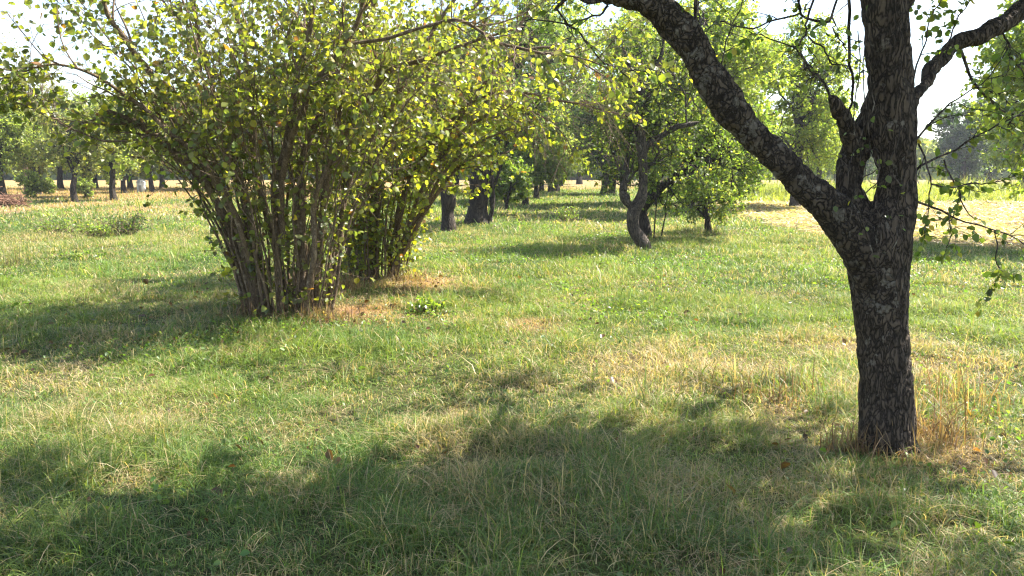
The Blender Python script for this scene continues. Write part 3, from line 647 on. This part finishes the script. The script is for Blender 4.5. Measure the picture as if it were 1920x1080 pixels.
#================================================================== TREES OF THE ALLEY
def rtree(name, label, loc, specs, cen_px, rad, **kw):
    """specs: pixel polylines with depth; cen_px: (u, v, depth) of the crown centre"""
    base = np.array(loc, float)
    root = thing(name, label, 'tree', tuple(base), kw.pop('group', None))
    lines = []
    for i, s in enumerate(specs):
        P, Rr = pline(s); P, Rr = spline(P - base, Rr, 26); lines.append((wob(P, .012, int(rng.integers(9999)), 3.5), Rr * (1 + .12 * np.sin(np.linspace(0, 19, 26) + len(lines))) * np.clip(np.linspace(7, .25, 26), .25, 1)))
    cen = at(*cen_px) - base
    return crown_tree(root, lines, cen, rad, **kw)
b = at(1210, 472, 14.7)
rtree('small_apple_tree', 'small crooked tree with an S shaped trunk, standing between alley and hay', b,
      [[(1214, 476, 22, 14.7), (1203, 452, 24, 14.7), (1187, 425, 26, 14.7), (1188, 398, 22, 14.7), (1201, 375, 22, 14.7), (1206, 330, 18, 14.7), (1203, 270, 18, 14.7), (1196, 220, 19, 14.7), (1208, 180, 16, 14.7)],
       [(1190, 395, 12, 14.7), (1172, 372, 18, 14.7), (1168, 355, 14, 14.7), (1175, 330, 8, 14.7)],
       [(1204, 280, 10, 14.7), (1230, 262, 12, 14.7), (1265, 240, 11, 14.6), (1310, 230, 8, 14.5)],
       [(1206, 190, 16, 14.7), (1182, 130, 8, 14.7), (1160, 60, 3, 14.7)], [(1206, 190, 16, 14.7), (1235, 120, 8, 14.7), (1250, 40, 3, 14.7)]],
      (1240, 205, 15.5), (1.75, 1.0, 1.5), n1=20, n2=9, n3=7, m=10, lsize=.06, pal=APPLE, bark=M_BARK_MID)
b = at(1214, 443, 17.2)
rtree('arching_tree', 'dark stemmed tree arching over to the hay strip from behind the crooked one', b,
      [[(1214, 446, 20, 17.2), (1205, 410, 22, 17.2), (1208, 385, 20, 17.2), (1240, 350, 18, 17.1), (1285, 325, 14, 17), (1330, 300, 10, 17), (1375, 270, 7, 17)],
       [(1250, 345, 9, 17.1), (1300, 290, 9, 17), (1350, 305, 8, 17), (1390, 320, 6, 17)]],
      (1320, 280, 17.1), (1.6, 1.3, 1.05), n1=14, n2=8, n3=7, m=10, lsize=.062, pal=MIDG, bark=M_BARK_DARK)
b = at(1327, 437, 18.6)
rtree('young_tree', 'young dark green tree with a straight thin trunk and low round crown', b,
      [[(1328, 440, 13, 18.6), (1326, 410, 11, 18.6), (1322, 380, 10, 18.6), (1320, 340, 8, 18.6), (1325, 300, 6, 18.6)], [(1322, 405, 5, 18.6), (1300, 385, 4, 18.6), (1285, 370, 3, 18.6)]],
      (1352, 352, 18.6), (.9, .8, .74), n1=12, n2=8, n3=7, m=12, lsize=.055, pal=APPLE, bark=M_BARK_DARK, twl=(.2, .4), low=.4)
# thin suckers by the crooked tree
for k, (u, v, du) in enumerate([(1226, 446, 6), (1240, 442, 18)]):
    b = at(u, v, 16.8 + k * .3); root = thing('sapling', ['thin leafy sucker right beside the foot of the arching tree', 'tall thin sapling to the hay side of the arching tree'][k], 'sapling', tuple(b), 'suckers beside the crooked tree')
    crown_tree(root, [spline(at_l - b, np.linspace(.018, .008, 4), 12) for at_l in [np.array([b, at(u + du * .4, v - 35, b[1]), at(u + du, v - 75, b[1]), at(u + du * 1.4, v - 110, b[1])])]], at(u + du, v - 80, b[1]) - b, (.35, .35, .45), 5, 4, 4, 6, .06, MIDG, M_BARK_DARK, twl=(.12, .25))

b = at(840, 436, 18.9)
rtree('alley_tree', 'straight dark trunk under drooping light green foliage, nearest of the alley trees', b,
      [[(841, 440, 30, 18.9), (840, 410, 26, 18.9), (840, 370, 25, 18.9), (838, 320, 24, 18.9), (842, 240, 20, 18.9), (850, 150, 16, 18.9)]],
      (845, 205, 18.9), (1.6, 1.5, 1.75), n1=20, n2=9, n3=7, m=12, lsize=.072, pal=palette([[.09, .14, .03], [.13, .18, .04], [.17, .20, .045]], [3, 4, 2]), bark=M_BARK_DARK, droop=.9)
b = at(893, 419, 22)
rtree('old_alley_tree', 'thick leaning trunk with a split bark edge under dark foliage', b,
      [[(894, 422, 47, 22), (895, 405, 43, 22), (899, 360, 40, 22), (904, 310, 36, 22), (905, 280, 34, 22), (915, 200, 26, 22), (940, 110, 20, 22)], [(918, 415, 9, 21.9), (924, 380, 9, 21.9), (922, 340, 8, 21.9), (912, 290, 7, 21.9)],
       [(906, 270, 22, 22), (870, 200, 18, 22), (840, 120, 14, 22)]],
      (960, 135, 22.3), (2.1, 1.8, 2.0), n1=22, n2=9, n3=8, m=12, lsize=.075, pal=DARKP, bark=M_BARK_DARK)
b = at(950, 388, 26)
root = thing('roundish_bush', 'bright green bush growing low beside the thick leaning trunk', 'bush', tuple(b))
crown_tree(root, [simple_trunk(1.3, .05, .02, (.2, 0)), simple_trunk(1.2, .04, .02, (-.3, 0))], (0.05, 0, .95), (.75, .7, .95), 14, 7, 6, 9, .10, MIDG, M_BARK_DARK, twl=(.2, .4), low=.15)
b = at(1137, 367, 46)
rtree('twin_trunk_tree', 'dark crowned tree on a pair of stout trunks at the far end of the alley', b,
      [[(1132, 368, 17, 46), (1134, 345, 13, 46), (1136, 310, 11, 46), (1130, 260, 8, 46)], [(1146, 369, 18, 46), (1148, 345, 14, 46), (1152, 310, 11, 46), (1165, 250, 8, 46)]],
      (1145, 245, 46), (2.9, 2.6, 2.5), n1=22, n2=10, n3=8, m=11, lsize=.14, pal=DARKP, bark=M_BARK_DARK, twl=(.4, .9))

#================================================================== BACKGROUND TREE KINDS (built once, copied)
def proto(name, label, h, tr, cen, rad, pal, bark, group, n=(18, 8, 7, 12), ls=.12, lines=None, twl=(.35, .8), droop=.3):
    root = thing(name, label, 'tree', (0, 0, 0), group)
    lines = lines or [simple_trunk(h * .75, tr, tr * .4, (rng.uniform(-.3, .3), 0), w=.08)]
    crown_tree(root, lines, cen, rad, n[0], n[1], n[2], n[3], ls, pal, bark, twl=twl, droop=droop)
    return root
used = set()
def put(root, loc, rz, sc, label):
    if root.name not in used:
        used.add(root.name); root.location = loc; root.rotation_euler = (0, 0, rz); root.scale = (sc, sc, sc); root['label'] = label; return root
    return copy_tree(root, loc, rz, sc, label)
def fork(h, tr, sp):
    return [simple_trunk(h * .7, tr * .75, tr * .3, (sp, 0)), simple_trunk(h * .7, tr * .75, tr * .3, (-sp, .1))]
G1 = 'orchard trees in the field at the far side'
OA = proto('orchard_tree', '', 5.2, .17, (0, 0, 3.2), (1.9, 1.9, 1.9), PALEG, M_BARK_DARK, G1)
OB = proto('orchard_tree', '', 5.2, .2, (0, 0, 3.1), (2.1, 1.9, 1.9), PALEG, M_BARK_DARK, G1, lines=fork(5.2, .26, .45))
OC = proto('orchard_tree', '', 5.2, .16, (0.2, 0, 3.3), (1.7, 1.8, 2.0), palette([[.12, .14, .05], [.17, .18, .06], [.20, .20, .08]], [1, 1, 1]), M_BARK_DARK, G1, n=(16, 8, 6, 8))
for i, (u, v, pr, sc, rz, lab) in enumerate([
    (6, 376, OA, .95, .4, 'dark trunked orchard tree with thin bare twigs, outermost of its row'),
    (70, 366, OB, 1.0, 1.57 * 0, 'orchard tree with two dark trunks and shoots at its foot'),
    (141, 380, OC, .88, 2.0, 'slim orchard tree on a gently curved reddish trunk'),
    (167, 370, OB, .95, 3.3, 'twin trunked orchard tree with ivy at its foot, beside the slim one'),
    (214, 376, OA, .9, 4.1, 'orchard tree whose short trunk leans towards the big shrub'),
    (233, 363, OC, .95, 1.0, 'orchard tree standing farther back behind the leaning one'),
    (286, 361, OA, .95, 5.0, 'orchard tree half hidden behind the hanging leaves of the big shrub')]):
    g = gpt(u, v); put(pr, (g[0], g[1], 0), rz, sc, lab)
GT = 'tall trees closing the field behind the orchard'
TA = proto('field_tree', '', 8, .2, (0, 0, 4.2), (2.6, 2.6, 3.0), PALEG, M_BARK_DARK, GT, n=(20, 9, 8, 12), ls=.165, twl=(.5, 1.1))
TB = proto('field_tree', '', 8, .2, (0, 0, 3.6), (3.0, 2.6, 2.8), MIDG, M_BARK_DARK, GT, n=(20, 9, 8, 12), ls=.165, twl=(.5, 1.1))
TCc = proto('bare_tree', '', 9, .2, (0, 0, 5), (2.4, 2.4, 3.4), palette([[.20, .18, .13], [.16, .17, .10]], [1, 1]), M_TWIG, GT, n=(18, 9, 8, 2), ls=.11, twl=(.6, 1.3))
k = 0
for (u, Y, pr, sc) in [(-60, 52, TB, 1), (10, 56, TA, .9), (60, 50, TCc, .9), (120, 58, TA, .85), (185, 60, TB, .85), (250, 57, TA, .8), (310, 62, TB, .85), (370, 56, TA, .85), (430, 60, TB, .9), (490, 55, TA, .9), (550, 58, TB, 1), (615, 52, TA, 1),
                       (680, 50, TB, 1), (745, 54, TA, 1), (800, 46, TB, .9), (-130, 48, TA, 1), (855, 50, TA, .95)]:
    lab = {-60: 'fuller green field tree just past the outermost orchard tree', 10: 'light field tree behind the outermost orchard tree', 60: 'grey nearly leafless tree rising above the orchard trees', 120: 'light field tree beside the grey leafless one', 185: 'fuller green field tree behind the slim and twin trunked orchard trees',
           250: 'light field tree behind the white hut and leaning orchard tree', 310: 'fuller green field tree at the outer edge of the big shrub', -130: 'light field tree outermost of all behind the orchard'}.get(u, 'field tree hidden behind the two many stemmed shrubs')
    put(pr, (*loc3(u, Y)[:2], 0), k * 1.3, sc * 1.2, lab); k += 1
# left side of the alley, running away
GA = 'trees lining the far part of the alley'
for (u, Y, pr, sc, lab) in [(985, 33, TB, .62, 'mid green alley tree just beyond the bright low bush'), (1005, 40, TA, .68, 'pale alley tree second beyond the bright low bush'), (1015, 52, TB, .8, 'full alley tree closest to the tan field gap'), (1085, 76, TA, 1.35, 'pale tree closing the view over the tan field gap'), (1050, 66, TB, 1.0, 'green tree bordering the tan field gap'), (925, 36, TB, .8, 'green tree showing behind the thick leaning trunk')]:
    o = put(pr, (*loc3(u, Y)[:2], 0), k * 1.1, sc, lab); o['group'] = GA; k += 1
# big light trees right of the alley
GP = 'tall light green trees behind the crooked tree'
PL = palette([[.14, .19, .04], [.19, .24, .05], [.24, .28, .055]], [3, 4, 3])
WA = proto('tall_light_tree', '', 10, .22, (0, 0, 5.0), (2.7, 2.5, 4.0), PL, M_BARK_MID, GP, n=(28, 11, 8, 12), ls=.105, twl=(.5, 1.0), droop=.8)
WB = proto('tall_light_tree', '', 10, .2, (0, 0, 4.2), (2.5, 2.4, 3.6), PL, M_BARK_MID, GP, n=(26, 11, 8, 12), ls=.105, twl=(.5, 1.0), droop=.8)
for (u, Y, pr, sc, lab) in [(1038, 50, WA, 1.45, 'tallest light green tree, beside the tan gap at the alley end'), (1222, 33, WA, 1.0, 'tall light green tree filling the view above the alley end'), (1290, 27, WB, 1.0, 'tall light green tree right behind the arching tree'), (1488, 30, WA, .82, 'light green tree whose edge meets the open sky'), (1345, 35, WB, 1.1, 'tall light green tree standing deeper between the two nearer ones'), (1530, 42, WB, .75, 'lower light green tree seen under the arching limb')]:
    put(pr, (*loc3(u, Y)[:2], 0), k * 1.7, sc, lab); k += 1
# far right
GR = 'trees at the far edge of the hay field'
BA = proto('dark_field_tree', '', 8, .3, (0, 0, 4.4), (3.4, 3, 3.8), BLUEG, M_BARK_DARK, GR, n=(24, 10, 8, 11), ls=.2, twl=(.5, 1.1))
for (u, Y, pr, sc, lab) in [(1795, 72, BA, 1.0, 'dark bluish tree beyond the hay field, seen beside the forked trunk'), (1845, 80, BA, .9, 'second dark bluish tree, set back beside the first'), (1905, 46, TA, .95, 'pale green tree at the edge of the tall yellow grass'),
                            (1600, 66, BA, .62, 'low dark tree glimpsed through the fork of the large tree'), (1560, 60, TB, .7, 'low mid green tree beneath the sky window'), (2010, 15.5, WB, .74, 'light green tree shading the edge of the hay strip beside the view'), (1990, 50, TB, 1.0, 'mid green tree at the outer edge of the hay field')]:
    o = put(pr, (*loc3(u, Y)[:2], 0), k * 2.1, sc, lab); o['group'] = GR; k += 1
# bushes at the foot of the orchard trees
GB = 'bushy shoots at the feet of the orchard trees'
BU = thing('leafy_bush', '', 'bush', (0, 0, 0), GB)
crown_tree(BU, [simple_trunk(.8, .03, .01, (.1, 0), w=.02)], (0, 0, .6), (.6, .5, .6), 14, 6, 5, 8, .08, palette([[.19, .23, .08], [.14, .18, .05]], [1, 1]), M_BARK_DARK, twl=(.15, .3), low=.1)
for (u, v, sc, lab) in [(62, 372, 1.15, 'round leafy bush at the foot of the two trunked orchard tree'), (92, 365, .8, 'small leafy bush farther along the same orchard row'), (160, 372, .9, 'leafy shoots around the twin trunk with ivy'), (980, 372, 1.6, 'leafy bush at the edge of the alley in front of its trees')]:
    g = gpt(u, v); put(BU, (g[0], g[1], 0), k, sc, lab); k += 1

# far-off wood closing the horizon
def wood():
    n = 150000; a = rng.uniform(-1, 1, n); Y = rng.uniform(105, 135, n); x = a * Y * .95
    top = 6.5 + 5 * fb(x * .09, Y * .09, 91, 3) - 4.5 * sm(20, 60, x); z = rng.uniform(0, 1, n) ** .8 * top
    d = nrm(rng.normal(size=(n, 3))); s = nrm(np.cross(d, rng.normal(size=(n, 3)))); p = np.stack([x, Y, z], 1)
    l_ = rng.uniform(.35, .8, n)[:, None]; V = np.stack([p - d * l_, p + s * l_ * .6, p + d * l_, p - s * l_ * .6], 1)
    Q = np.arange(n * 4).reshape(-1, 4)
    tag(obj('distant_wood', mesh('distant_wood', V.reshape(-1, 3), Q, col=np.repeat(PALEG(n), 4, 0)), M_LEAF_FAR), 'far off wood along the horizon behind the fields', 'wood', kind='stuff')
wood()

#================================================================== WEEDS AND SMALL THINGS
def weed(name, label, loc, n, h, spread, pal, ls, group=None, dry=False, lean=0):
    if dry:
        root = thing(name, label, 'plant', loc, group); n *= 4
        x = loc[0] + rng.normal(size=n) * spread * .8; y = loc[1] + rng.normal(size=n) * spread * .6
        V, Q, T, C = blades(x, y, h * np.exp(rng.normal(-.35, .4, n)), np.full(n, .004 + loc[1] * .0005), np.abs(rng.normal(.45, .5, n)), pal(n), 4)
        V[:, 2] -= np.repeat(gz(x, y), 9) ; V[:, 0] -= loc[0]; V[:, 1] -= loc[1]
        obj('stalks', mesh('stalks', V, Q, T, col=C), M_GRASS, root); return
    root = thing(name, label, 'plant', loc, group)
    P = np.zeros((n, 7, 3)); t = np.linspace(0, 1, 7)
    for i in range(n):
        b0 = rng.normal(size=2) * spread * .4; o = rng.normal(size=2) * spread * .7 + [lean, 0]; hh = h * rng.uniform(.5, 1.1)
        P[i, :, 0] = b0[0] + o[0] * t ** 1.5; P[i, :, 1] = b0[1] + o[1] * t ** 1.5; P[i, :, 2] = hh * t
    P += rng.normal(size=P.shape) * .01; Rr = np.tile(np.linspace(.004, .0015, 7), (n, 1)) * (1 + loc[1] * .05)
    P2, R2 = spawn(P, Rr, 5, .2, 1, h * .15, h * .35, 35, up=.1, K=4, wig=.2, tip=.0012)
    V, Q = joinparts([tubes(P, Rr, 4), tubes(P2, R2 * (1 + loc[1] * .05), 3)]); obj('stems', mesh('stems', V, Q), M_TWIG if dry else M_STEM, root)
    V, Q, C = leaves(P2, R2, 4, ls, pal, width=.3, simple=True, droop=.1); obj('foliage', mesh('foliage', V, Q, col=C), M_LEAF, root)
GW = 'weed clumps in the meadow'
DRYP = palette([[.17, .105, .06], [.25, .175, .10], [.12, .08, .05]], [2, 2, 1])
for (u, v, n, h, sp, pal, ls, dry, lab) in [
    (235, 442, 46, .50, .32, DARKP, .05, False, 'tall dark weed clump with a strip of shade in front'),
    (175, 445, 30, .34, .35, MIDG, .05, False, 'lower weed clump next to the tall dark one'),
    (110, 440, 30, .34, .4, MIDG, .05, False, 'yellowish weed clump in the sunny verge'),
    (8, 500, 26, .42, .22, palette([[.16, .14, .07], [.12, .13, .05]], [1, 1]), .035, True, 'wiry dry weed clump at the border of the picture'),
    (160, 485, 22, .10, .30, MIDG, .05, False, 'flat clump of broad leaved weeds in short grass'),
    (800, 585, 24, .16, .16, MIDG, .045, False, 'little broad leaved weed in front of the yellower shrub'),
    (1065, 415, 26, .40, .35, MIDG, .05, False, 'seedy weed clump in the alley grass'),
    (1620, 850, 60, .20, .16, DRYP, .02, True, 'dry straw tuft at the foot of the forked tree, camera side'),
    (1735, 825, 60, .26, .16, DRYP, .02, True, 'tall dry straw tuft standing against the forked trunk'),
    (1790, 760, 60, .26, .3, DRYP, .02, True, 'brown dry weed clump in the half shade beyond the forked trunk'),
    (1480, 750, 50, .22, .3, DRYP, .02, True, 'thin brown weed clump in the shade edge before the forked trunk'),
    (640, 545, 60, .28, .28, DRYP, .03, True, 'brown dry undergrowth between the two many stemmed shrubs'),
    (480, 600, 50, .22, .22, DRYP, .03, True, 'dry undergrowth at the shaded foot of the big shrub'),
    (600, 605, 60, .22, .22, DRYP, .03, True, 'rusty dry undergrowth at the sunny foot of the big shrub'),
    (750, 530, 40, .25, .25, DRYP, .03, True, 'dry stalks by the foot of the yellower shrub')]:
    weed('weed_clump', lab, gpt(u, v), n, h, sp, pal, ls, GW, dry)

# brush heap far left
g = gpt(3, 388); HB = thing('brush_heap', 'small reddish brown brush heap lying by the outermost orchard tree', 'brush heap', g)
n = 260; p = rng.normal(size=(n, 3)) * [.42, .3, .16] + [0, 0, .18]; d = nrm(rng.normal(size=(n, 3)) * [1, 1, .35]) * rng.uniform(.15, .45, (n, 1))
PP = np.stack([p - d, p + rng.normal(size=(n, 3)) * .03, p + d], 1); V, Q = tubes(PP, np.full((n, 3), .014), 4)
obj('sticks', mesh('sticks', V, Q), barkmat('old_stick', (.12, .06, .04), (.30, .17, .11), (.4, .28, .2), .5), HB)

# white hut far behind the orchard
def boxv(x0, x1, y0, y1, z0, z1):
    V = np.array([[x, y, z] for z in (z0, z1) for y in (y0, y1) for x in (x0, x1)], float)
    return V, np.array([[0, 2, 3, 1], [4, 5, 7, 6], [0, 1, 5, 4], [2, 6, 7, 3], [0, 4, 6, 2], [1, 3, 7, 5]])
def plain(name, c, rough=.7):
    m, n, o = newmat(name); p = n.nodes.new('ShaderNodeBsdfPrincipled'); p.inputs['Roughness'].default_value = rough
    t = n.nodes.new('ShaderNodeTexNoise'); t.inputs['Scale'].default_value = 6; mx_ = n.nodes.new('ShaderNodeMixRGB'); mx_.inputs[1].default_value = (*c, 1); mx_.inputs[2].default_value = (*[q * .75 for q in c], 1)
    n.links.new(t.outputs['Fac'], mx_.inputs[0]); n.links.new(mx_.outputs[0], p.inputs['Base Color']); n.links.new(p.outputs[0], o.inputs['Surface']); return m
g = loc3(271, 50); HU = thing('white_hut', 'tiny white hut showing between the orchard trunks', 'hut', (g[0], g[1], 0)); HU.scale = (.6, .6, .8)
V, Q = boxv(-.35, .35, -.35, .35, 0, .85); obj('walls', mesh('walls', V, Q), plain('white_paint', (.8, .79, .75)), HU)
V = np.array([[-.42, -.42, .82], [.42, -.42, .82], [.42, .42, .82], [-.42, .42, .82], [0, -.42, 1.15], [0, .42, 1.15]]); Q = np.array([[0, 4, 5, 3], [4, 1, 2, 5]]); T = np.array([[0, 1, 4], [2, 3, 5]])
obj('roof', mesh('roof', V, Q, T), plain('grey_roof', (.6, .58, .55)), HU)
V, Q = boxv(-.14, .14, -.375, -.352, .05, .6); obj('door', mesh('door', V, Q), plain('door_grey', (.35, .33, .3)), HU)
# grey post seen under the sky window
g = loc3(1563, 50); PO = thing('wooden_post', 'weathered grey post standing in the field below the sky window', 'post', (g[0], g[1], 0))
P, Rr = simple_trunk(3.6, .10, .085, (0.03, 0), w=.01, flare=1.0); V, Q = trunk_mesh([(P, Rr)], 10); obj('pole', mesh('pole', V, Q, smooth=True), plain('weathered_wood', (.36, .34, .32)), PO)
V, Q = boxv(-.16, .16, -.03, .03, 2.9, 3.0); obj('crossbar', mesh('crossbar', V, Q), plain('weathered_bar', (.33, .31, .29)), PO)

# the air over the fields
V, Q = boxv(-330, 330, -12, 330, -1.2, 13.5); HZ = obj('haze', mesh('haze', V, Q)); m, n, o = newmat('air')
pv = n.nodes.new('ShaderNodeVolumePrincipled'); pv.inputs['Color'].default_value = (.86, .92, 1, 1); pv.inputs['Density'].default_value = .0005; pv.inputs['Anisotropy'].default_value = .3
n.links.new(pv.outputs[0], o.inputs['Volume']); HZ.data.materials.append(m); tag(HZ, kind='stuff')
S.cycles.volume_bounces = 0

def litter(name, label, cat, n, box, size, pal, zr, up, cond):
    x = rng.uniform(box[0], box[1], n); y = rng.uniform(box[2], box[3], n); k = cond(x, y) > rng.uniform(0, 1, n); x = x[k]; y = y[k]; m_ = len(x)
    p = np.stack([x, y, gz(x, y) + rng.uniform(zr[0], zr[1], m_)], 1); nn = nrm(rng.normal(size=(m_, 3)) * [1, 1, .4] + [0, 0, up]); d = nrm(np.cross(nn, rng.normal(size=(m_, 3)))); s_ = np.cross(d, nn)
    l_ = (size * np.exp(rng.normal(0, .3, m_)))[:, None]; h_ = nn * l_ * .16
    V = np.stack([p - d * l_ * .5, p - d * l_ * .15 + s_ * l_ * .36 + h_, p + d * l_ * .25 + s_ * l_ * .3 + h_, p + d * l_ * .5, p + d * l_ * .25 - s_ * l_ * .3 + h_, p - d * l_ * .15 - s_ * l_ * .36 + h_], 1)
    b = np.arange(m_)[:, None] * 6; Q = np.concatenate([b + np.array([[0, 1, 2, 3]]), b + np.array([[0, 3, 4, 5]])])
    tag(obj(name, mesh(name, V.reshape(-1, 3), Q, col=np.repeat(pal(m_), 6, 0)), M_LEAF), label, cat, kind='stuff')
near = lambda x, y, cx, cy, r: np.exp(-((x - cx) ** 2 + (y - cy) ** 2) / r ** 2)
litter('fallen_leaves', 'brown fallen leaves scattered in the grass below the fruit trees', 'fallen leaves', 9000, (-6, 6, 2, 15), .036, palette([[.075, .036, .02], [.10, .055, .028], [.05, .028, .018], [.15, .11, .05]], [3, 3, 2, 1]), (.01, .07), 1.0,
       lambda x, y: .025 + .55 * near(x, y, 2, 4.2, .8) + .45 * near(x, y, -2.2, 8, 1.2) + .7 * near(x, y, -1.9, 10.2, 1.2) + .1 * sm(.5, .7, fb(x, y, 5, 2)))
litter('low_herbs', 'low broad leaved herbs mixed into the turf', 'herbs', 150000, (-10, 12, 2, 22), .026, palette([[.05, .095, .022], [.08, .13, .03], [.11, .165, .035]], [2, 3, 2]), (.015, .075), 1.2,
       lambda x, y: (.04 + .95 * sm(.52, .66, fb(x * .9, y * .6, 202, 3)) * (1 - fields(x, y)[0])) * (1 - fields(x, y)[2]) * (np.abs(x) < .72 * y + 1.3) * (.35 + .65 * sm(3, 7, y)))
